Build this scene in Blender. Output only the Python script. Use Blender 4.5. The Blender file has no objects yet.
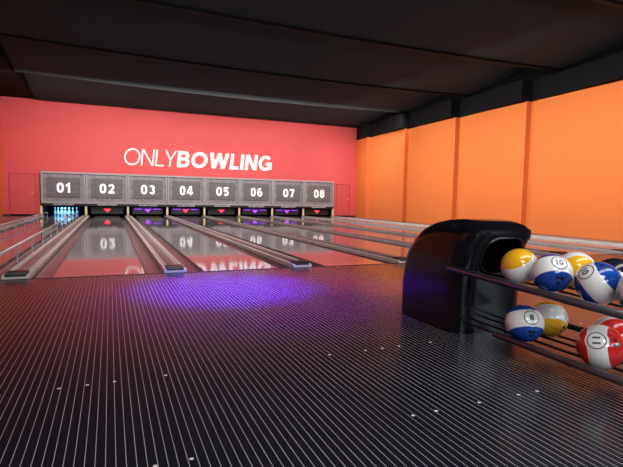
import bpy, bmesh, math, random
from mathutils import Vector, Matrix
random.seed(4)
S=bpy.context.scene
S.view_settings.view_transform='Standard'
COL=S.collection

# ---------------------------------------------------------------- materials
def nmat(name,col,rough=0.5,metal=0.0,emit=None,es=0.0,noise=0.0,nscale=8.0,col2=None,coat=0.0,bump=0.0,spec=0.5):
    m=bpy.data.materials.new(name); m.use_nodes=True
    nt=m.node_tree; b=nt.nodes['Principled BSDF']
    b.inputs['Base Color'].default_value=(*col,1)
    b.inputs['Roughness'].default_value=rough
    b.inputs['Metallic'].default_value=metal
    b.inputs['Specular IOR Level'].default_value=spec
    b.inputs['Coat Weight'].default_value=coat
    b.inputs['Coat Roughness'].default_value=0.05
    tc=nt.nodes.new('ShaderNodeTexCoord')
    n=nt.nodes.new('ShaderNodeTexNoise'); n.inputs['Scale'].default_value=nscale; n.inputs['Detail'].default_value=6
    nt.links.new(tc.outputs['Object'],n.inputs['Vector'])
    r=nt.nodes.new('ShaderNodeValToRGB')
    c2=col2 if col2 else tuple(min(1,c*(1+noise)) for c in col)
    c1=col if col2 else tuple(c*(1-noise) for c in col)
    r.color_ramp.elements[0].position=0.35; r.color_ramp.elements[1].position=0.65
    r.color_ramp.elements[0].color=(*c1,1); r.color_ramp.elements[1].color=(*c2,1)
    nt.links.new(n.outputs['Fac'],r.inputs['Fac']); nt.links.new(r.outputs['Color'],b.inputs['Base Color'])
    if bump>0:
        bp=nt.nodes.new('ShaderNodeBump'); bp.inputs['Strength'].default_value=bump; bp.inputs['Distance'].default_value=0.01
        nt.links.new(n.outputs['Fac'],bp.inputs['Height']); nt.links.new(bp.outputs['Normal'],b.inputs['Normal'])
    if emit:
        b.inputs['Emission Color'].default_value=(*emit,1); b.inputs['Emission Strength'].default_value=es
    return m

def math_node(nt,op,a,b=None):
    n=nt.nodes.new('ShaderNodeMath'); n.operation=op
    for i,v in enumerate((a,b)):
        if v is None: continue
        if isinstance(v,(int,float)): n.inputs[i].default_value=v
        else: nt.links.new(v,n.inputs[i])
    return n.outputs[0]

def mat_approach():
    m=bpy.data.materials.new('approach_striped'); m.use_nodes=True; nt=m.node_tree; b=nt.nodes['Principled BSDF']
    tc=nt.nodes.new('ShaderNodeTexCoord'); sp=nt.nodes.new('ShaderNodeSeparateXYZ')
    nt.links.new(tc.outputs['Object'],sp.inputs[0])
    f=math_node(nt,'FRACT',math_node(nt,'MULTIPLY',math_node(nt,'ADD',sp.outputs[0],10.0),1/0.036))
    line=math_node(nt,'LESS_THAN',f,0.068)
    n=nt.nodes.new('ShaderNodeTexNoise'); n.inputs['Scale'].default_value=2.0
    nt.links.new(tc.outputs['Object'],n.inputs['Vector'])
    lv=math_node(nt,'MULTIPLY',line,math_node(nt,'ADD',n.outputs['Fac'],0.45))
    mx=nt.nodes.new('ShaderNodeMix'); mx.data_type='RGBA'
    mx.inputs[6].default_value=(0.012,0.012,0.019,1); mx.inputs[7].default_value=(0.55,0.545,0.57,1)
    nt.links.new(lv,mx.inputs[0]); nt.links.new(mx.outputs[2],b.inputs['Base Color'])
    b.inputs['Roughness'].default_value=0.25
    b.inputs['Specular IOR Level'].default_value=0.5
    return m

def mat_lane():
    m=bpy.data.materials.new('lane_boards'); m.use_nodes=True; nt=m.node_tree; b=nt.nodes['Principled BSDF']
    tc=nt.nodes.new('ShaderNodeTexCoord'); sp=nt.nodes.new('ShaderNodeSeparateXYZ')
    nt.links.new(tc.outputs['Object'],sp.inputs[0])
    bi=math_node(nt,'FLOOR',math_node(nt,'MULTIPLY',math_node(nt,'ADD',sp.outputs[0],0.525),39/1.05))
    wn=nt.nodes.new('ShaderNodeTexWhiteNoise'); wn.noise_dimensions='1D'; nt.links.new(bi,wn.inputs['W'])
    mp=nt.nodes.new('ShaderNodeMapping'); mp.inputs['Scale'].default_value=(30,1.2,1)
    nt.links.new(tc.outputs['Object'],mp.inputs[0])
    n=nt.nodes.new('ShaderNodeTexNoise'); n.inputs['Scale'].default_value=1.5; nt.links.new(mp.outputs[0],n.inputs['Vector'])
    k=math_node(nt,'ADD',math_node(nt,'MULTIPLY',wn.outputs['Value'],0.4),math_node(nt,'MULTIPLY',n.outputs['Fac'],0.6))
    r=nt.nodes.new('ShaderNodeValToRGB')
    r.color_ramp.elements[0].color=(0.22,0.195,0.195,1); r.color_ramp.elements[1].color=(0.29,0.255,0.255,1)
    nt.links.new(k,r.inputs['Fac']); nt.links.new(r.outputs['Color'],b.inputs['Base Color'])
    b.inputs['Roughness'].default_value=0.055; b.inputs['Specular IOR Level'].default_value=0.6
    return m

def mat_ball(name,col,bw=.055):
    m=bpy.data.materials.new(name); m.use_nodes=True; nt=m.node_tree; b=nt.nodes['Principled BSDF']
    tc=nt.nodes.new('ShaderNodeTexCoord'); sp=nt.nodes.new('ShaderNodeSeparateXYZ')
    nt.links.new(tc.outputs['Object'],sp.inputs[0])
    band=math_node(nt,'LESS_THAN',math_node(nt,'ABSOLUTE',sp.outputs[2]),bw)
    r2=math_node(nt,'ADD',math_node(nt,'MULTIPLY',sp.outputs[0],sp.outputs[0]),math_node(nt,'MULTIPLY',sp.outputs[2],sp.outputs[2]))
    circ=math_node(nt,'MULTIPLY',math_node(nt,'LESS_THAN',r2,.058**2),math_node(nt,'LESS_THAN',sp.outputs[1],0.0))
    fac=math_node(nt,'MAXIMUM',band,circ)
    mx=nt.nodes.new('ShaderNodeMix'); mx.data_type='RGBA'
    mx.inputs[6].default_value=(*col,1); mx.inputs[7].default_value=(0.92,0.90,0.87,1)
    nt.links.new(fac,mx.inputs[0]); nt.links.new(mx.outputs[2],b.inputs['Base Color'])
    b.inputs['Roughness'].default_value=0.12; b.inputs['Coat Weight'].default_value=0.4
    return m

M=dict(
 approach=mat_approach(), lane=mat_lane(),
 bed=nmat('lane_bed_dark',(0.015,0.015,0.017),0.7,noise=.2),
 red=nmat('red_wall_paint',(0.66,0.086,0.084),0.75,noise=.02,nscale=1.5,bump=.02),
 reddoor=nmat('red_door_paint',(0.61,0.078,0.077),0.6,noise=.02),
 redtrim=nmat('red_door_frame',(0.47,0.058,0.058),0.6,noise=.02),
 orange=nmat('orange_panel_fabric',(0.76,0.190,0.038),0.85,noise=.015,nscale=1.2,bump=.02),
 black=nmat('black_wall_paint',(0.004,0.004,0.004),0.9,noise=.2,spec=.1),
 block=nmat('dark_bulkhead_panel',(0.008,0.008,0.009),0.9,noise=.1,spec=.1),
 ceil=nmat('ceiling_black',(0.003,0.003,0.003),0.9,noise=.2,spec=.1),
 baffle=nmat('baffle_charcoal',(0.028,0.035,0.040),0.9,noise=.06,nscale=.8,spec=.15),
 baffledge=nmat('baffle_edge_dark',(0.003,0.003,0.003),0.7,noise=.1,spec=.2),
 steel=nmat('brushed_steel',(0.66,0.65,0.66),0.3,0.4,noise=.05,nscale=30),
 alu=nmat('aluminium_strip',(0.92,0.90,0.88),0.3,0.2,noise=.05,nscale=20),
 cap=nmat('divider_tan_grey',(0.66,0.61,0.55),0.35,0.0,noise=.08,nscale=5),
 capdark=nmat('divider_mid_grey',(0.24,0.23,0.22),0.3,0.1,noise=.12,nscale=5),
 gutter=nmat('gutter_grey',(0.13,0.12,0.125),0.25,0.2,noise=.1,nscale=5),
 maskf=nmat('mask_frame_metallic',(0.20,0.19,0.195),0.5,0.2,nscale=5,col2=(0.29,0.275,0.28)),
 maskp=nmat('mask_panel_grey',(0.12,0.11,0.115),0.5,0.1,nscale=5,col2=(0.16,0.15,0.152)),
 maskb=nmat('mask_plate_edge',(0.34,0.325,0.33),0.5,0.1,noise=.05),
 white=nmat('lettering_white',(0.88,0.87,0.86),0.5,noise=.02,emit=(1,.97,.95),es=.22),
 num=nmat('number_white',(0.85,0.85,0.85),0.5,noise=.02,emit=(1,1,1),es=.30),
 logo=nmat('small_lettering_grey',(0.55,0.55,0.58),0.5,noise=.02,emit=(1,1,1),es=.15),
 pblack=nmat('pinsetter_black',(0.012,0.012,0.014),0.4,noise=.2),
 pin=nmat('pin_white',(0.82,0.86,0.88),0.2,noise=.02),
 pinred=nmat('pin_stripe',(0.6,0.02,0.03),0.3,noise=.02),
 gold=nmat('kickback_cream_lit',(0.65,0.50,0.26),0.45,noise=.15,emit=(1,.75,.35),es=.15),  # cream edge with a faint glow painted in, standing for light on it
 tred=nmat('sweep_red_light',(0.6,0.02,0.03),0.5,noise=.02,emit=(1,.05,.08),es=1.6),
 tpur=nmat('sweep_purple_light',(0.3,0.05,0.6),0.5,noise=.02,emit=(.38,.06,1),es=1.3),
 hood=nmat('hood_gloss_black',(0.004,0.004,0.007),0.22,noise=.1,coat=.3,spec=.4),
 hoodin=nmat('hood_interior_matt',(0.002,0.002,0.002),0.9,noise=.1,spec=.05),
 rail=nmat('rail_satin_steel',(0.18,0.17,0.19),0.32,0.75,noise=.08),
 ink=nmat('ball_print_black',(0.01,0.01,0.012),0.3,noise=.02),
 dots=nmat('marker_dot_pale',(0.85,0.82,0.78),0.4,noise=.02),
 foul=nmat('foul_line_dark',(0.03,0.025,0.03),0.4,noise=.1),
 skirt=nmat('baseboard_dark',(0.03,0.02,0.02),0.6,noise=.1),
)

# ---------------------------------------------------------------- mesh helpers
def mesh_from_bm(bm,name,mats,smooth=False):
    me=bpy.data.meshes.new(name); bm.normal_update(); bm.to_mesh(me); bm.free()
    for m in mats: me.materials.append(m)
    if smooth:
        for p in me.polygons: p.use_smooth=True
    return me
def add_box(bm,x0,x1,y0,y1,z0,z1,mi=0):
    v=[bm.verts.new((x,y,z)) for x in (x0,x1) for y in (y0,y1) for z in (z0,z1)]
    idx=[(0,1,3,2),(4,6,7,5),(0,4,5,1),(2,3,7,6),(0,2,6,4),(1,5,7,3)]
    for f in idx:
        fa=bm.faces.new([v[i] for i in f]); fa.material_index=mi
def boxes(name,lst,mats,bevel=0.0,seg=2):
    bm=bmesh.new()
    for b in lst: add_box(bm,*b)
    bmesh.ops.recalc_face_normals(bm,faces=bm.faces)
    if bevel>0:
        bmesh.ops.bevel(bm,geom=list(bm.edges),offset=bevel,segments=seg,profile=.5 if seg>3 else .7,affect='EDGES')
    return mesh_from_bm(bm,name,mats)
def prism(name,prof,x0,x1,mats,bevel=0,seg=3,axis='X',smooth=False):
    bm=bmesh.new()
    if axis=='X':
        a=[bm.verts.new((x0,y,z)) for y,z in prof]; b=[bm.verts.new((x1,y,z)) for y,z in prof]
    elif axis=='Z':
        a=[bm.verts.new((x,y,x0)) for x,y in prof]; b=[bm.verts.new((x,y,x1)) for x,y in prof]
    else:
        a=[bm.verts.new((x,x0,z)) for x,z in prof]; b=[bm.verts.new((x,x1,z)) for x,z in prof]
    n=len(prof); fa=bm.faces.new(a); fb=bm.faces.new(b[::-1])
    for i in range(n): bm.faces.new((a[i],b[i],b[(i+1)%n],a[(i+1)%n]))
    bmesh.ops.recalc_face_normals(bm,faces=bm.faces)
    if bevel>0:
        es=list(set(list(fa.edges)+list(fb.edges)))
        bmesh.ops.bevel(bm,geom=es,offset=bevel,segments=seg,profile=.5,affect='EDGES',clamp_overlap=True)
    return mesh_from_bm(bm,name,mats,smooth)
def sagged(name,prof,x0,x1,sag,mats,n=24,smooth=True):
    """closed (y,z) profile swept along X with a parabolic droop"""
    bm=bmesh.new(); rows=[]
    for i in range(n+1):
        x=x0+(x1-x0)*i/n; t=2*i/n-1; dz=-sag*(1-t*t)
        rows.append([bm.verts.new((x,y,z+dz)) for y,z in prof])
    m=len(prof)
    for A,B in zip(rows,rows[1:]):
        for i in range(m): bm.faces.new((A[i],A[(i+1)%m],B[(i+1)%m],B[i]))
    bm.faces.new(rows[0]); bm.faces.new(rows[-1][::-1])
    bmesh.ops.recalc_face_normals(bm,faces=bm.faces)
    me=mesh_from_bm(bm,name,mats,smooth)
    if smooth: me.set_sharp_from_angle(angle=math.radians(40))
    return me
def tube(name,pts,r,mats,seg=10,cyc=False):
    bm=bmesh.new(); pts=[Vector(p) for p in pts]; n=len(pts); rings=[]
    prev=None
    for i,p in enumerate(pts):
        if cyc: t=(pts[(i+1)%n]-pts[i-1]).normalized()
        else: t=(pts[min(i+1,n-1)]-pts[max(i-1,0)]).normalized()
        if prev is None:
            u=t.orthogonal().normalized()
        else:
            u=(prev-t*prev.dot(t)).normalized()
        prev=u; w=t.cross(u)
        rings.append([bm.verts.new(p+r*(u*math.cos(2*math.pi*k/seg)+w*math.sin(2*math.pi*k/seg))) for k in range(seg)])
    m=n if cyc else n-1
    for i in range(m):
        A=rings[i];B=rings[(i+1)%n]
        for k in range(seg): bm.faces.new((A[k],A[(k+1)%seg],B[(k+1)%seg],B[k]))
    if not cyc:
        bm.faces.new(rings[0][::-1]); bm.faces.new(rings[-1])
    bmesh.ops.recalc_face_normals(bm,faces=bm.faces)
    return mesh_from_bm(bm,name,mats,True)
def lathe(name,prof,mats,seg=20,mi=None):
    bm=bmesh.new(); rings=[]
    for r,z in prof: rings.append([bm.verts.new((r*math.cos(2*math.pi*k/seg),r*math.sin(2*math.pi*k/seg),z)) for k in range(seg)])
    for i in range(len(prof)-1):
        for k in range(seg):
            f=bm.faces.new((rings[i][k],rings[i][(k+1)%seg],rings[i+1][(k+1)%seg],rings[i+1][k]))
            if mi and i in mi: f.material_index=1
    bm.faces.new(rings[0][::-1]); bm.faces.new(rings[-1])
    bmesh.ops.recalc_face_normals(bm,faces=bm.faces)
    return mesh_from_bm(bm,name,mats,True)

def link(o): COL.objects.link(o); return o
def empty(name,loc,label,cat,group=None):
    o=bpy.data.objects.new(name,None); o.empty_display_size=.2; o.location=loc; link(o)
    o['label']=label; o['category']=cat
    if group: o['group']=group
    return o
def thing(name,me,loc,label,cat,group=None):
    o=bpy.data.objects.new(name,me); o.location=loc; link(o)
    o['label']=label; o['category']=cat
    if group: o['group']=group
    return o
def part(root,name,me,loc=(0,0,0),label=None):
    o=bpy.data.objects.new(name,me); link(o); o.parent=root; o.location=loc
    if label: o['label']=label
    return o
def struct(name,me,loc=(0,0,0)):
    o=bpy.data.objects.new(name,me); link(o); o.location=loc; o['kind']='structure'; return o
def clone(root,delta):
    r=root.copy(); COL.objects.link(r); r.location=root.location+Vector(delta)
    for c in root.children:
        k=c.copy(); COL.objects.link(k); k.parent=r
        for g in c.children:
            h=g.copy(); COL.objects.link(h); h.parent=k
    return r

def text_mesh(body,w,h,mats,extrude=0.0,offset=0.0,shear=0.0,spacing=1.0,upright=True):
    cu=bpy.data.curves.new('txt','FONT'); cu.body=body; cu.size=1; cu.extrude=extrude; cu.offset=offset
    cu.shear=shear; cu.space_character=spacing; cu.resolution_u=6
    o=bpy.data.objects.new('txt',cu); COL.objects.link(o)
    dg=bpy.context.evaluated_depsgraph_get(); me=bpy.data.meshes.new_from_object(o.evaluated_get(dg))
    bpy.data.objects.remove(o)
    xs=[v.co.x for v in me.vertices]; ys=[v.co.y for v in me.vertices]
    x0,x1,y0,y1=min(xs),max(xs),min(ys),max(ys)
    sx=w/(x1-x0); sy=h/(y1-y0)
    for v in me.vertices:
        x=(v.co.x-(x0+x1)/2)*sx; y=(v.co.y-(y0+y1)/2)*sy; z=v.co.z
        v.co=(x,-z,y) if upright else (x,y,z)
    me.materials.clear()
    for m in mats: me.materials.append(m)
    for p in me.polygons: p.material_index=0
    return me

# ---- stroke lettering: every glyph is a set of ribbons (cap height 1)
def arc(cx,cy,rx,ry,a0,a1,n=18,p=1.0):
    out=[]
    for k in range(n+1):
        a=math.radians(a0+(a1-a0)*k/n); c,s=math.cos(a),math.sin(a)
        out.append((cx+rx*math.copysign(abs(c)**p,c),cy+ry*math.copysign(abs(s)**p,s)))
    return out
def glyph(ch,t):
    h=t/2; q=1-h
    if ch=='O': w=.98; return w,[('c',arc(w/2,.5,w/2-h,.5-h,0,360,40)[:-1])]
    if ch=='0': w=.66; return w,[('c',arc(w/2,.5,w/2-h,.5-h,0,360,40,.75)[:-1])]
    if ch=='N': w=.78; return w,[('o',[(h,0),(h,1)]),('o',[(w-h,0),(w-h,1)]),('p',[(0,1),(t*1.15,1),(w,0),(w-t*1.15,0)])]
    if ch=='L': w=.56; return w,[('o',[(h,1),(h,h),(w,h)])]
    if ch=='Y': w=.74; k=t*1.2; m=w/2; return w,[('p',[(0,1),(k,1),(m+h,.40),(m-h,.40)]),('p',[(w-k,1),(w,1),(m+h,.40),(m-h,.40)]),('o',[(m,.41),(m,0)])]
    if ch=='I': w=t; return w,[('o',[(h,0),(h,1)])]
    if ch=='W':
        w=1.22; k=t*1.08; a,b,c=w*.27,w*.5,w*.73
        return w,[('p',[(0,1),(k,1),(a+k/2,0),(a-k/2,0)]),('p',[(b-k/2,1),(b+k/2,1),(a+k/2,0),(a-k/2,0)]),('p',[(b-k/2,1),(b+k/2,1),(c+k/2,0),(c-k/2,0)]),('p',[(w-k,1),(w,1),(c+k/2,0),(c-k/2,0)])]
    if ch=='B':
        w=.72; r1=(q-.52)/2; r2=(.52-h)/2
        return w,[('o',[(h,0),(h,1)]),('o',[(h,q)]+arc(w-.04-h-r1,q-r1,r1,r1,90,-90,12)+[(h,.52)]),('o',[(h,.52)]+arc(w-h-r2,h+r2,r2,r2,90,-90,12)+[(h,h)])]
    if ch=='G':
        w=.90; return w,[('o',arc(w/2,.5,w/2-h,.5-h,42,325,32)),('o',[(w*.52,.46),(w,.46)]),('o',[(w-h,.46+h),(w-h,.10)])]
    if ch=='1': w=.40; return w,[('o',[(w-h,0),(w-h,1)]),('p',[(0,.80),(w-h,1),(w-h,1-t*1.25),(0,.80-t)])]
    if ch=='2': w=.64; r=w/2-h; return w,[('o',arc(w/2,q-r,r,r,170,-35,16)+[(h*1.3,h)]),('o',[(0,h),(w,h)])]
    if ch=='3': w=.64; r1=(q-.52)/2; r2=(.52-h)/2; return w,[('o',arc(w/2,q-r1,w/2-h-.02,r1,155,-90,16)),('o',arc(w/2,h+r2,w/2-h,r2,90,-155,16))]
    if ch=='4': w=.70; return w,[('o',[(w*.68,0),(w*.68,1)]),('o',[(0,.27),(w,.27)]),('p',[(w*.68-h*1.6,1),(w*.68+h,1),(h*1.7,.27+h),(0,.27+h)])]
    if ch=='5': w=.64; return w,[('o',[(w-.04,q),(h*1.4,q),(h*1.2,.54)]),('o',[(h*1.1,.50)]+arc(w/2,.34,w/2-h,.34-h,110,-150,18))]
    if ch=='6': w=.66; r=w/2-h; return w,[('c',arc(w/2,.34,r,.34-h,0,360,28)[:-1]),('o',[(h,.34),(h*1.05,.5)]+arc(w/2,.6,r,.4-h,165,60,10))]
    if ch=='7': w=.62; return w,[('o',[(0,q),(w,q)]),('p',[(w-t*1.1,q),(w,q),(w*.22+t*1.05,0),(w*.22,0)])]
    if ch=='8': w=.66; r1=(q-.52)/2; r2=(.52-h)/2; return w,[('c',arc(w/2,.52+r1,w/2-h-.03,r1,0,360,28)[:-1]),('c',arc(w/2,h+r2,w/2-h,r2,0,360,28)[:-1])]
def letters(body,w,h,t,mats,depth=.03,shear=0.0,gap=.12,kern=None):
    bm=bmesh.new(); x0=0
    def P3(x,y,d): return bm.verts.new((x,d,y))
    def slab(poly):
        a=[P3(x,y,-depth) for x,y in poly]; b=[P3(x,y,0) for x,y in poly]; n=len(poly)
        bm.faces.new(a); bm.faces.new(b[::-1])
        for i in range(n): bm.faces.new((a[i],b[i],b[(i+1)%n],a[(i+1)%n]))
    for ci,ch in enumerate(body):
        gw,strokes=glyph(ch,t)
        for kind,pts in strokes:
            pts=[(x+x0,y) for x,y in pts]
            if kind=='p': slab(pts); continue
            n=len(pts); L=[];Rr=[]
            for i in range(n):
                p=Vector(pts[i])
                if kind=='c': d1=(p-Vector(pts[i-1])).normalized(); d2=(Vector(pts[(i+1)%n])-p).normalized()
                else:
                    d2=(Vector(pts[i+1])-p).normalized() if i<n-1 else None
                    d1=(p-Vector(pts[i-1])).normalized() if i>0 else d2
                    if d2 is None: d2=d1
                n1=Vector((-d1.y,d1.x)); n2=Vector((-d2.y,d2.x)); m=(n1+n2).normalized(); k=min(1.6,1/max(.3,m.dot(n1)))
                L.append(p+m*k*t/2); Rr.append(p-m*k*t/2)
            for i in range(n if kind=='c' else n-1):
                j=(i+1)%n; slab([tuple(L[i]),tuple(L[j]),tuple(Rr[j]),tuple(Rr[i])])
        x0+=gw+(kern[ci] if kern and ci<len(kern) else gap)
    for v in bm.verts: v.co.x+=shear*v.co.z
    xs=[v.co.x for v in bm.verts]; zs=[v.co.z for v in bm.verts]
    sx=w/(max(xs)-min(xs)); cx=(max(xs)+min(xs))/2; sz=h/(max(zs)-min(zs)); cz=(max(zs)+min(zs))/2
    for v in bm.verts: v.co.x=(v.co.x-cx)*sx; v.co.z=(v.co.z-cz)*sz
    bmesh.ops.remove_doubles(bm,verts=bm.verts,dist=1e-6)
    bmesh.ops.recalc_face_normals(bm,faces=bm.faces)
    return mesh_from_bm(bm,'letters',mats)

# ---------------------------------------------------------------- layout constants
X0=-2.83; P=1.806; FOUL=6.33; MY=24.0; XL=-4.3; XR=13.15; WY=24.2; YN=-3.0; CH=6.2
lc=[X0+P*(i+.5) for i in range(8)]
lb=[X0+P*i for i in range(9)]

# ---------------------------------------------------------------- room shell
bm=bmesh.new()
add_box(bm,XL,XR,YN,FOUL,-.15,0,0)
add_box(bm,XL,XR,FOUL,27,-.35,-.15,1)
add_box(bm,XL,X0-.15,FOUL,WY,-.15,0.0,2)
add_box(bm,lb[8]+.15,XR,FOUL,WY,-.15,0.0,2)
def disc(bm,x,y,z,r,mi,n=14):
    f=bm.faces.new([bm.verts.new((x+r*math.cos(2*math.pi*k/n),y+r*math.sin(2*math.pi*k/n),z)) for k in range(n)]); f.material_index=mi
for c in lc:
    for j in range(-3,4):
        disc(bm,c+j*.132,FOUL-.12,.0015,.008,3)
    for yy,js in ((2.67,(-3,-1,0,1,3)),(1.76,(-3,-2,0,2,3))):
        for j in js: disc(bm,c+j*.132,yy,.0015,.009,3)
struct('floor',mesh_from_bm(bm,'floor',[M['approach'],M['bed'],M['gutter'],M['dots']]))
struct('trim_1',boxes('foul_line',[(X0-.15,lb[8]+.15,FOUL-.05,FOUL,.0005,.003)],[M['foul']]))

op0,op1,opz=lb[0]-.05,lb[8]+.05,1.9
struct('wall_back',boxes('wall_back',[(XL,op0,WY,WY+.15,0,CH),(op1,XR,WY,WY+.15,0,CH),(op0,op1,WY,WY+.15,opz,CH)],[M['red']]))
struct('wall_pit',boxes('wall_pit',[(op0-.1,op1+.1,26.4,26.5,-.35,2.2),(op0-.1,op0,WY+.15,26.4,-.35,2.2),(op1,op1+.1,WY+.15,26.4,-.35,2.2),(op0-.1,op1+.1,WY+.15,26.5,2.2,2.3)],[M['black']]))
struct('wall_left',boxes('wall_left',[(XL-.15,XL,YN,WY+.15,0,4.9,0),(XL-.15,XL,YN,WY+.15,4.9,CH,1)],[M['orange'],M['black']]))
struct('wall_right',boxes('wall_right',[(XR,XR+.15,YN,WY+.15,-.15,CH)],[M['black']]))
struct('wall_near',boxes('wall_near',[(XL,XR,YN-.15,YN,0,CH)],[M['black']]))
struct('ceiling',boxes('ceiling',[(XL,XR,YN,WY+.15,CH,CH+.15)],[M['ceil']]))
struct('trim_2',boxes('bulkhead',[(XL,-3.0,YN,WY,5.15,CH)],[M['ceil']]))
struct('baseboard_back',boxes('bb',[(XL,op0,WY-.02,WY,0,.08),(op1,XR,WY-.02,WY,0,.08)],[M['skirt']]))
def door(nm,xc,w,h):
    lst=[(xc-w/2,xc+w/2,WY-.02,WY,0.01,h,0),(xc-w/2-.03,xc-w/2,WY-.035,WY,0,h+.03,1),(xc+w/2,xc+w/2+.03,WY-.035,WY,0,h+.03,1),(xc-w/2-.03,xc+w/2+.03,WY-.035,WY,h,h+.03,1),
         (xc+w/2-.14,xc+w/2-.04,WY-.07,WY-.02,.98,1.02,2)]
    struct(nm,boxes(nm,lst,[M['reddoor'],M['redtrim'],M['steel']]))
door('door_1',-3.55,.95,1.85)
door('door_2',12.3,.8,1.85)

g='orange fabric panels along the side wall'
ys=[-2.25+3.55*k for k in range(0,8)]
tn=3
for k,y0 in enumerate(ys):
    y1=min(y0+3.55,WY-.01)
    if y0>=WY-.3: continue
    ht=4.41
    pr=[(-.24,.004),(-.04,y1-y0),(-.005,y1-y0),(-.005,.004)]
    thing('wall_panel',prism('wall_panel',pr,0,ht,[M['orange']],axis='Z'),(XR,y0,0),'tall orange fabric wall panel standing on the floor','wall panel',g)
    pr=[(-.50,.0),(-.06,y1-y0),(-.005,y1-y0),(-.005,0)]
    struct('trim_%d'%tn,prism('drop',pr,ht+.01,5.10,[M['block']],axis='Z'),(XR,y0,0)); tn+=1

edges=[2.6,6.75,10.9,15.1,19.2,23.9]
for e in edges:
    ze=5.22 if e<23 else 5.15
    sag=.14 if e<23 else .0
    root=empty('ceiling_baffle',(5.0,e,ze),'long drooping charcoal acoustic baffle hung under the black ceiling','ceiling baffle','acoustic baffles')
    und=[(0,.0),(-.5,.03),(-1.3,.12),(-2.1,.23),(-2.8,.35),(-3.3,.47),(-3.6,.60),(-3.8,.80)]
    pr=und+[(y+.02,z+.05) for y,z in und[::-1]]
    part(root,'panel',sagged('baffle_panel',pr,-7.95,8.1,sag,[M['baffle']]))
    part(root,'edge_rail',sagged('edge',[(-.10,-.06),(.03,-.06),(.03,.14),(-.10,.14)],-7.95,8.1,sag,[M['baffledge']],smooth=False))
    hm_=boxes('hang',[(0,.02,-.06,-.04,.0,CH-ze)],[M['baffledge']])
    for x in (-7,-3.5,0,3.5,7): part(root,'hanger',hm_,(x,0,0))

# ---------------------------------------------------------------- lanes
def lane_parts(root):
    L=25.3-FOUL
    bm=bmesh.new(); add_box(bm,-.525,.525,0,L,-.13,0,0)
    for j,yo in ((0,4.75),(1,4.5),(2,4.25),(3,4.0)):
        for s in ((-1,1) if j else (1,)):
            x=s*j*.132; y=yo
            f=bm.faces.new([bm.verts.new(p) for p in ((x-.02,y,.0015),(x+.02,y,.0015),(x,y+.16,.0015))]); f.material_index=1
    for j in (-4,-3,-2,2,3,4): 
        disc(bm,j*.1,2.1,.0015,.012,1)
    part(root,'lane_surface',mesh_from_bm(bm,'lane_surface',[M['lane'],M['pblack']]))
    pr=[]
    for k in range(9):
        a=math.pi*k/8; pr.append((-.117*math.cos(a),-.02-.085*math.sin(a)))
    pr2=[(x,z-.012) for x,z in pr][::-1]
    for s in (-1,1):
        me=prism('gutter',[(x+s*.6425,z) for x,z in pr]+[(x+s*.6425,z) for x,z in pr2],0.02,L,[M['gutter']],axis='Y')
        part(root,'gutter',me)
r0=empty('bowling_lane',(lc[0],FOUL,0),'glossy wooden bowling lane with grey gutters','bowling lane','bowling lanes')
lane_parts(r0)
for i in range(1,8): clone(r0,(P*i,0,0))

def div_parts(root):
    L=24.04-FOUL
    part(root,'base',boxes('db',[(-.143,.143,0.0,L,-.14,.03)],[M['cap']],bevel=.008))
    part(root,'cover',prism('dc',[(-.055,.03),(-.047,.055),(-.025,.063),(.025,.063),(.047,.055),(.055,.03)],0.12,L,[M['capdark']],axis='Y',bevel=.008))
    for s in (-1,1):
        part(root,'edge_strip',boxes('ds',[(s*.125-.015,s*.125+.015,0.02,L,.03,.042)],[M['alu']],bevel=.004),label='aluminium edge strip')
    part(root,'end_cap',prism('de',[(0.0,.03),(.0,.05),(.05,.075),(.22,.075),(.26,.031)],-.11,.11,[M['pblack']],bevel=.015))
r1=empty('lane_divider',(lb[0],FOUL,0),'grey lane divider with dark ball track cover and metal edges','lane divider','lane dividers')
div_parts(r1)
for i in range(1,9): clone(r1,(P*i,0,0))

def bumper(x,lab):
    L=16.8; root=empty('bumper_rail',(x,FOUL+.6,0),lab,'bumper rail','bumper rails of the first lane')
    part(root,'top_rail',tube('tr',[(0,0,.20),(0,L,.20)],.020,[M['steel']]))
    pm=boxes('bp',[(-.010,.010,-.013,.013,-.08,.19)],[M['steel']])
    for k in range(12): part(root,'post',pm,(0,k*1.5,0))
bumper(lc[0]-.60,'raised steel bumper rail beside the outer gutter')
bumper(lc[0]+.60,'raised steel bumper rail between lane and divider')

# ---------------------------------------------------------------- masks, numbers
MZ0,MZ1=.58,2.0
frame_me=None
for i,c in enumerate(lc):
    root=empty('masking_unit',(c,MY,MZ0),'grey metallic pinsetter mask panel numbered %02d'%(i+1),'masking unit','numbered masking units')
    w=P/2-.008; H=MZ1-MZ0
    if frame_me is None:
        body_me=boxes('mb',[(-w,w,0.03,.19,0,H)],[M['maskf']],bevel=.01)
        frame_me=boxes('mf',[(-w,w,-.03,.03,0,.08),(-w,w,-.03,.03,H-.08,H),(-w,-w+.07,-.03,.03,.08,H-.08),(w-.07,w,-.03,.03,.08,H-.08)],[M['maskb']],bevel=.008)
        plate_me=boxes('mp',[(-.68,.68,0.0,.031,.27,H-.25)],[M['maskp']],bevel=.01)
        strip_me=boxes('ms',[(-w,w,0,.10,-.10,0)],[M['pblack']])
    part(root,'panel',body_me); part(root,'frame',frame_me); part(root,'number_plate',plate_me); part(root,'lower_strip',strip_me)
    s='%02d'%(i+1)
    part(root,'number',letters(s,.54 if i==0 else .64,.45,.22,[M['num']],depth=.014,gap=.18),(0,0,.71),label='white number '+s)
    part(root,'lettering',text_mesh('QUBICAAMF',.85,.065,[M['logo']],extrude=.004,offset=.01),(0,-.006,-.05))

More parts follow.
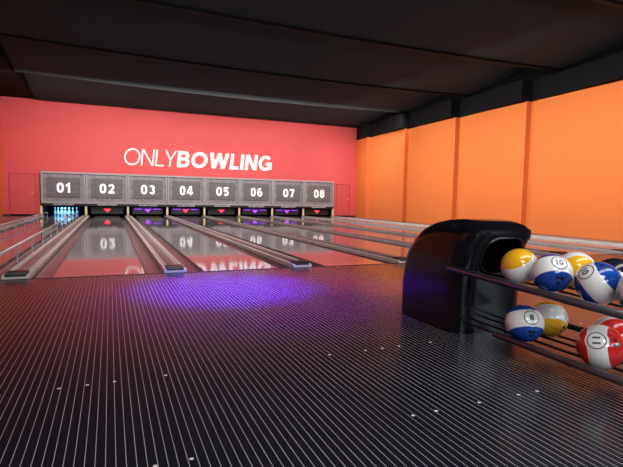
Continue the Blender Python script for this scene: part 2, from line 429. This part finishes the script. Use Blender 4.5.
sg=empty('wall_sign',(4.3,WY,2.84),'large white ONLYBOWLING lettering mounted on the red wall','sign')
part(sg,'thin_lettering',letters('ONLY',2.42,.80,.085,[M['white']],depth=.04,shear=.10,kern=(.07,.11,.0)),(1.85-4.3,0,0))
part(sg,'bold_lettering',letters('BOWLING',4.95,.80,.20,[M['white']],depth=.04,shear=.10,gap=.11),(5.52-4.3,0,0))

kb=boxes('kick',[(-.045,.045,0,1.8,0,.47,0),(-.045,.045,-.05,0,0,.46,1)],[M['pblack'],M['gold']])
for i,b in enumerate(lb):
    thing('kickback_post',kb,(b,24.12,0),'black kickback wall with cream front edge between pin decks','kickback','kickbacks')
tri_cols=[None,'tred','tpur','tred','tred','tpur','tpur','tred']
def trimesh(w,h,m):
    bm=bmesh.new()
    a=[bm.verts.new(p) for p in ((-w,0,h),(w,0,h),(0,0,0))]; b=[bm.verts.new(p) for p in ((-w,.01,h),(w,.01,h),(0,.01,0))]
    bm.faces.new(a); bm.faces.new(b[::-1])
    for i in range(3): bm.faces.new((a[i],b[i],b[(i+1)%3],a[(i+1)%3]))
    bmesh.ops.recalc_face_normals(bm,faces=bm.faces)
    return mesh_from_bm(bm,'tri',[m])
bar=boxes('bar',[(-.70,.70,0,.05,.10,.42),(-.72,-.66,.05,.9,.32,.38),(.66,.72,.05,.9,.32,.38)],[M['pblack']],bevel=.01)
ls_me=boxes('ls',[(-.18,.18,-.01,0,.33,.36)],[M['tpur']])
for i in range(1,8):
    rt=empty('pin_sweep',(lc[i],24.25,0),'lowered black sweep bar with %s glowing triangle'%('red' if tri_cols[i]=='tred' else 'purple'),'pin sweep','pin sweep bars')
    part(rt,'bar',bar)
    part(rt,'triangle',trimesh(.17,.17,M[tri_cols[i]]),(0,-.015,.18))
    if tri_cols[i]=='tpur' or i==3:
        part(rt,'light_strip',ls_me,(-.44,0,0)); part(rt,'light_strip',ls_me,(.44,0,0))
prof=[(.026,0),(.030,.01),(.045,.06),(.057,.10),(.060,.12),(.056,.16),(.042,.21),(.028,.25),(.0235,.27),(.0235,.285),(.026,.31),(.031,.335),(.0315,.35),(.026,.37),(.014,.379),(.003,.381)]
pin_me=lathe('pin',prof,[M['pin'],M['pinred']],mi=(7,9))
for row in range(4):
    for k in range(row+1):
        thing('bowling_pin',pin_me,(lc[0]+(k-row/2)*.305,24.35+row*.264,0),'white bowling pin lit cyan on the pin deck','bowling pin','pins on the first lane')

# ---------------------------------------------------------------- ball return
bx,by=2.70,2.75
br=empty('ball_return',(bx,by,0),'glossy black ball return hood with two-tier steel ball rack','ball return')
prof=[(2.735,0),(2.735,.12),(2.735,.26),(2.73,.40),(2.71,.54),(2.675,.66),(2.625,.755),(2.62,.80),(2.665,.835),(2.75,.857),(2.88,.868),(3.03,.862),(3.17,.838),(3.29,.795),(3.395,.725),(3.475,.635),(3.525,.53),(3.555,.42),(3.568,.30),(3.57,.15),(3.57,0)]
def inset(prof,d):
    n=len(prof); out=[]
    for i,(y,z) in enumerate(prof):
        a=Vector(prof[max(i-1,0)]); b=Vector(prof[min(i+1,n-1)]); t=(b-a).normalized()
        nrm=Vector((t.y,-t.x))
        yy,zz=y+nrm.x*d,z+nrm.y*d
        if z==0: zz=0
        elif i<4: zz=z
        if i in(6,7): yy=y+d*1.0; zz=z-d*.3
        out.append((yy,zz))
    return out
HW=.34; RB=.17; HX=.015; secs=[(0,0)]
for k in range(10):
    a=math.radians(90*k/9)
    secs.append((HW-RB+RB*math.sin(a), RB*(1-math.cos(a))*0.8))
full=[(-x,d) for x,d in secs[::-1]]+secs[1:]
full=[f for i,f in enumerate(full) if i==0 or f!=full[i-1]]
bm=bmesh.new(); rows=[]
for x,d in full:
    rows.append([bm.verts.new((HX+x*(1-.07*max(0,(z-.35)/.5)**2),y-by,z)) for y,z in inset(prof,d)])
for A,B in zip(rows,rows[1:]):
    for i in range(len(prof)):
        j=(i+1)%len(prof); bm.faces.new((A[i],A[j],B[j],B[i]))
bm.faces.new(rows[0]); bm.faces.new(rows[-1][::-1])
bmesh.ops.recalc_face_normals(bm,faces=bm.faces)
me=mesh_from_bm(bm,'hood',[M['hood'],M['hoodin']])
tmp=bpy.data.objects.new('tmp',me); link(tmp)
CX0,CX1,CZ0,CZ1,CR=-.165,.215,.455,.735,.12
cm=boxes('c',[(CX0,CX1,-.6,.30,CZ0,CZ1)],[M['hood']],bevel=CR,seg=7)
cm.materials.append(M['hoodin'])
for p in cm.polygons: p.material_index=1
c1=bpy.data.objects.new('cut',cm); link(c1)
md=tmp.modifiers.new('b','BOOLEAN'); md.object=c1; md.operation='DIFFERENCE'; md.solver='EXACT'
dg=bpy.context.evaluated_depsgraph_get()
hm=bpy.data.meshes.new_from_object(tmp.evaluated_get(dg))
for o in (tmp,c1): bpy.data.objects.remove(o)
for p in hm.polygons: p.use_smooth=True
hm.set_sharp_from_angle(angle=math.radians(32))
part(br,'hood',hm)
def rr(x0,x1,z0,z1,r,yf):
    pts=[]
    for cx,cz,a0 in ((x1-r,z1-r,0),(x0+r,z1-r,90),(x0+r,z0+r,180),(x1-r,z0+r,270)):
        for k in range(7):
            a=math.radians(a0+k*15); x=cx+r*math.cos(a); z=cz+r*math.sin(a); pts.append((x,yf(z,x),z))
    return pts
def fy(z,x):
    d=0; ax=abs(x-HX)
    if ax>HW-RB: d=.8*RB*(1-math.sqrt(max(0,1-((ax-HW+RB)/RB)**2)))
    for (ya,za),(yb,zb) in zip(prof[:7],prof[1:7]):
        if za<=z<=zb: return ya+(yb-ya)*(z-za)/(zb-za)-by-.002+d
    return 2.62-by+d
part(br,'mouth_rim',tube('rim',rr(CX0,CX1,CZ0,CZ1,CR-.001,fy),.013,[M['hood']],cyc=True))
part(br,'base_plinth',boxes('pl',[(-.24,.26,.10,.70,0,.03)],[M['hoodin']],bevel=.006))
def rail(pts,r,nm='rail',m='rail'): part(br,nm,tube(nm,pts,r,[M[m]],seg=16))
YE=.95-by
def zt(y): return .482+(y+.44)*.03
SUP=math.sqrt(.128**2-.06**2)
for x in (2.455-bx,2.575-bx,2.735-bx,2.855-bx):
    rail([(x,.0,zt(.0)-.02),(x,YE,zt(YE)-.02)],.008,'support_rail','pblack')
for x in (2.415-bx,2.535-bx,2.67-bx,2.79-bx):
    rail([(x,-.02,.105),(x,YE,.105)],.008,'support_rail','pblack')
for sx in (-1,1):
    xo=sx*.338
    rail([(xo*.95,.12,.495),(xo,YE,.425)],.024,'upper_guard_rail')
    rail([(xo-.01,-.40,.122),(xo-.01,YE,.112)],.021,'lower_guard_rail')
rail([(-.338,YE,.425),(.338,YE,.425)],.022,'cross_bar')
rail([(-.345,YE,.112),(.325,YE,.112)],.018,'cross_bar')
rail([(-.345,-.40,.118),(.325,-.40,.118)],.010,'cross_bar')
rail([(0,YE,.0),(0,YE,.425)],.03,'rack_leg')

# ---------------------------------------------------------------- balls
R=.12
RI=Vector((.9193,-.3929,.0192)); UP=Vector((.0113,.0751,.9971)); BK=Vector((-.3935,-.9165,.0735))
def sphere_me(mat):
    bm=bmesh.new(); bmesh.ops.create_uvsphere(bm,u_segments=48,v_segments=32,radius=R)
    return mesh_from_bm(bm,'ball',[mat],True)
def proj(u,v,k=1.004):
    return Vector((u,-1,v)).normalized()*R*k
def ring_me(r0,r1):
    bm=bmesh.new(); n=40; A=[];B=[]
    for k in range(n):
        a=2*math.pi*k/n; A.append(bm.verts.new(proj(r0*math.cos(a),r0*math.sin(a)))); B.append(bm.verts.new(proj(r1*math.cos(a),r1*math.sin(a))))
    for k in range(n): bm.faces.new((A[k],A[(k+1)%n],B[(k+1)%n],B[k]))
    return mesh_from_bm(bm,'ring',[M['ink']],True)
def num_me(t):
    me=text_mesh(t,.34 if len(t)>1 else .21,.31,[M['ink']],offset=.03,upright=False)
    bm=bmesh.new(); bm.from_mesh(me); bmesh.ops.triangulate(bm,faces=bm.faces)
    bmesh.ops.subdivide_edges(bm,edges=bm.edges,cuts=2)
    for v in bm.verts: v.co=proj(v.co.x,v.co.y)
    return mesh_from_bm(bm,'num',[M['ink']])
def hole_me(u,v,r=.09):
    bm=bmesh.new(); n=16
    d=proj(u,v).normalized(); a=d.orthogonal().normalized(); b=d.cross(a)
    c=bm.verts.new(d*R*1.003); ring=[bm.verts.new((d+r*(a*math.cos(2*math.pi*k/n)+b*math.sin(2*math.pi*k/n))).normalized()*R*1.003) for k in range(n)]
    for k in range(n): bm.faces.new((c,ring[k],ring[(k+1)%n]))
    bmesh.ops.recalc_face_normals(bm,faces=bm.faces)
    return mesh_from_bm(bm,'hole',[M['ink']])
BC=dict(blue=mat_ball('ball_blue',(0.01,0.07,0.38)),yellow=mat_ball('ball_yellow',(0.95,0.47,0.015)),red=mat_ball('ball_red',(0.74,0.025,0.02),.048),green=mat_ball('ball_green',(0.01,0.16,0.10),.03),black=mat_ball('ball_dark',(0.015,0.015,0.03)))
rm=ring_me(.37,.42)
def ball(col,loc,e,a,num,tier,holes=((-.15,-.95),(.15,-.95),(0,-1.5))):
    E=(RI*e[0]+UP*e[1]+BK*e[2]).normalized(); A=(RI*a[0]+UP*a[1]+BK*a[2]); A=(A-E*A.dot(E)).normalized()
    Yv=-E; Zv=A; Xv=Yv.cross(Zv)
    mt=Matrix((Xv,Yv,Zv)).transposed().to_4x4(); mt.translation=Vector(loc)
    nm={'black':'navy'}.get(col,col)
    o=thing('bowling_ball',sphere_me(BC[col]),(0,0,0),'%s and white bowling ball with circled number on %s rack'%(nm,tier),'bowling ball','bowling balls on the rack')
    o.matrix_world=mt
    part(o,'number_ring',rm); part(o,'number',num_me(num))
    for u,v in holes: part(o,'finger_hole',hole_me(u,v))
def U(x,y): return (x,y,zt(y-by)-.02+SUP+.0005)
ZL=.105+SUP+.0005
ball('yellow',U(2.515,2.32),(.80,.35,.5),(-.55,.75,.2),'12','upper')
ball('blue',U(2.515,2.07),(.02,.62,.78),(.15,.9,-.4),'10','upper',((-.15,-1.1),(.15,-1.1),(0,-1.9)))
ball('blue',U(2.515,1.765),(-.75,.55,.25),(.55,.62,.55),'10','upper',((.2,.95),(-.12,.95),(.02,1.5)))
ball('green',U(2.515,1.522),(-.1,-.9,.5),(.2,.7,.7),'14','upper')
ball('yellow',U(2.795,2.12),(.2,-1,-.1),(-.35,.3,.9),'12','upper')
ball('black',U(2.795,1.86),(.8,.1,-.3),(.2,.9,0),'13','upper')
ball('blue',(2.475,2.22,ZL),(.0,.48,.88),(.05,.95,-.1),'8','lower',((-.15,-1.0),(.15,-1.0),(0,-1.7)))
ball('yellow',(2.73,2.25,ZL),(.75,.2,.5),(.5,.8,-.3),'12','lower')
ball('red',(2.475,1.70,ZL),(-.60,.45,.66),(.70,.10,.6),'11','lower',((.2,.90),(-.15,.93),(.05,1.5)))
ball('red',(2.73,1.81,ZL),(.1,-1,.1),(-.2,.4,.9),'11','lower')

# ---------------------------------------------------------------- lights
def area(name,loc,target,sx,sy,power,col=(1,1,1),spread=180):
    l=bpy.data.lights.new(name,'AREA'); l.shape='RECTANGLE'; l.size=sx; l.size_y=sy; l.energy=power; l.color=col; l.spread=math.radians(spread)
    o=bpy.data.objects.new(name,l); link(o); o.location=loc
    d=Vector(target)-Vector(loc); o.rotation_euler=d.to_track_quat('-Z','Y').to_euler(); return o
def spot(name,loc,target,power,col,ang,blend=1,r=.1):
    l=bpy.data.lights.new(name,'SPOT'); l.energy=power; l.color=col; l.spot_size=math.radians(ang); l.spot_blend=blend; l.shadow_soft_size=r
    o=bpy.data.objects.new(name,l); link(o); o.location=loc
    d=Vector(target)-Vector(loc); o.rotation_euler=d.to_track_quat('-Z','Y').to_euler(); return o
area('wall_wash_red',(4.5,18.6,4.95),(4.5,24.2,1.8),16,.3,500,(1,.95,.93),120)
for y in (4.0,10.5,17.0):
    area('wall_wash_orange',(8.6,y,4.9),(13.1,y,1.4),6.2,.3,175,(1,.97,.93),120)
area('wall_wash_orange',(10.2,22.0,4.9),(13.1,22.4,1.6),2.0,.3,34,(1,.97,.93),110)
area('left_wash',(-1.8,14,4.95),(-4.3,14,2.0),14,.3,70,(1,.9,.85),120)
for x in (1,8):
    area('lane_fill',(x,14,4.98),(x,14,0),5,13,190,(1,.96,.97),100)
spot('violet_spot',(1.3,3.8,4.9),(1.2,5.1,0),19000,(.09,.025,1.0),27)
spot('violet_spot_wide',(1.5,3.8,4.9),(1.5,4.8,0),2200,(.12,.05,1.0),48)
spot('amber_bounce_fill',(4.0,3.8,4.9),(3.6,5.0,0),3000,(1.0,.22,.04),36)  # added lamp, stands in for the orange wall's warm reflection on the approach
area('violet_side',(-3.9,4.0,3.2),(2.6,3.4,.3),2.5,1.2,6,(.35,.30,1.0))
area('approach_fill',(4,0.5,4.9),(4,3.0,0),6,1.0,130,(.93,.95,1.0))
area('rear_fill',(4,-2.7,2.2),(4,8,6.0),9,1.2,330,(.82,.93,1.0))  # added unseen fill behind the camera, lifts the ceiling baffles and floor
area('rack_fill',(1.0,-.8,3.2),(2.6,2.0,.4),1.2,1.2,50,(1,.98,.96))
area('pin_light',(lc[0],24.33,.56),(lc[0],25.0,0),1.0,.12,22,(.14,.55,1))
for i in (2,3,5,6):
    area('deck_light',(lc[i],24.16,.46),(lc[i],24.5,0),.9,.06,1.5,(.4,.1,1))

w=bpy.data.worlds.new('w'); S.world=w; w.use_nodes=True
w.node_tree.nodes['Background'].inputs[0].default_value=(.5,.45,.5,1); w.node_tree.nodes['Background'].inputs[1].default_value=.12

# ---------------------------------------------------------------- camera
F=470.0
v1=Vector((110-311.5,233.5-195,-F)).normalized()
vx=Vector((1410-311.5,233.5-220,-F)); vx=(vx-v1*vx.dot(v1)).normalized()
vz=vx.cross(v1)
rot=Matrix((vx,v1,vz))
cam=bpy.data.cameras.new('cam'); cam.sensor_width=36; cam.lens=F/623*36; cam.clip_start=.05
co=bpy.data.objects.new('camera',cam); link(co)
mw=rot.to_4x4(); mw.translation=Vector((0,0,1.0)); co.matrix_world=mw
S.camera=co
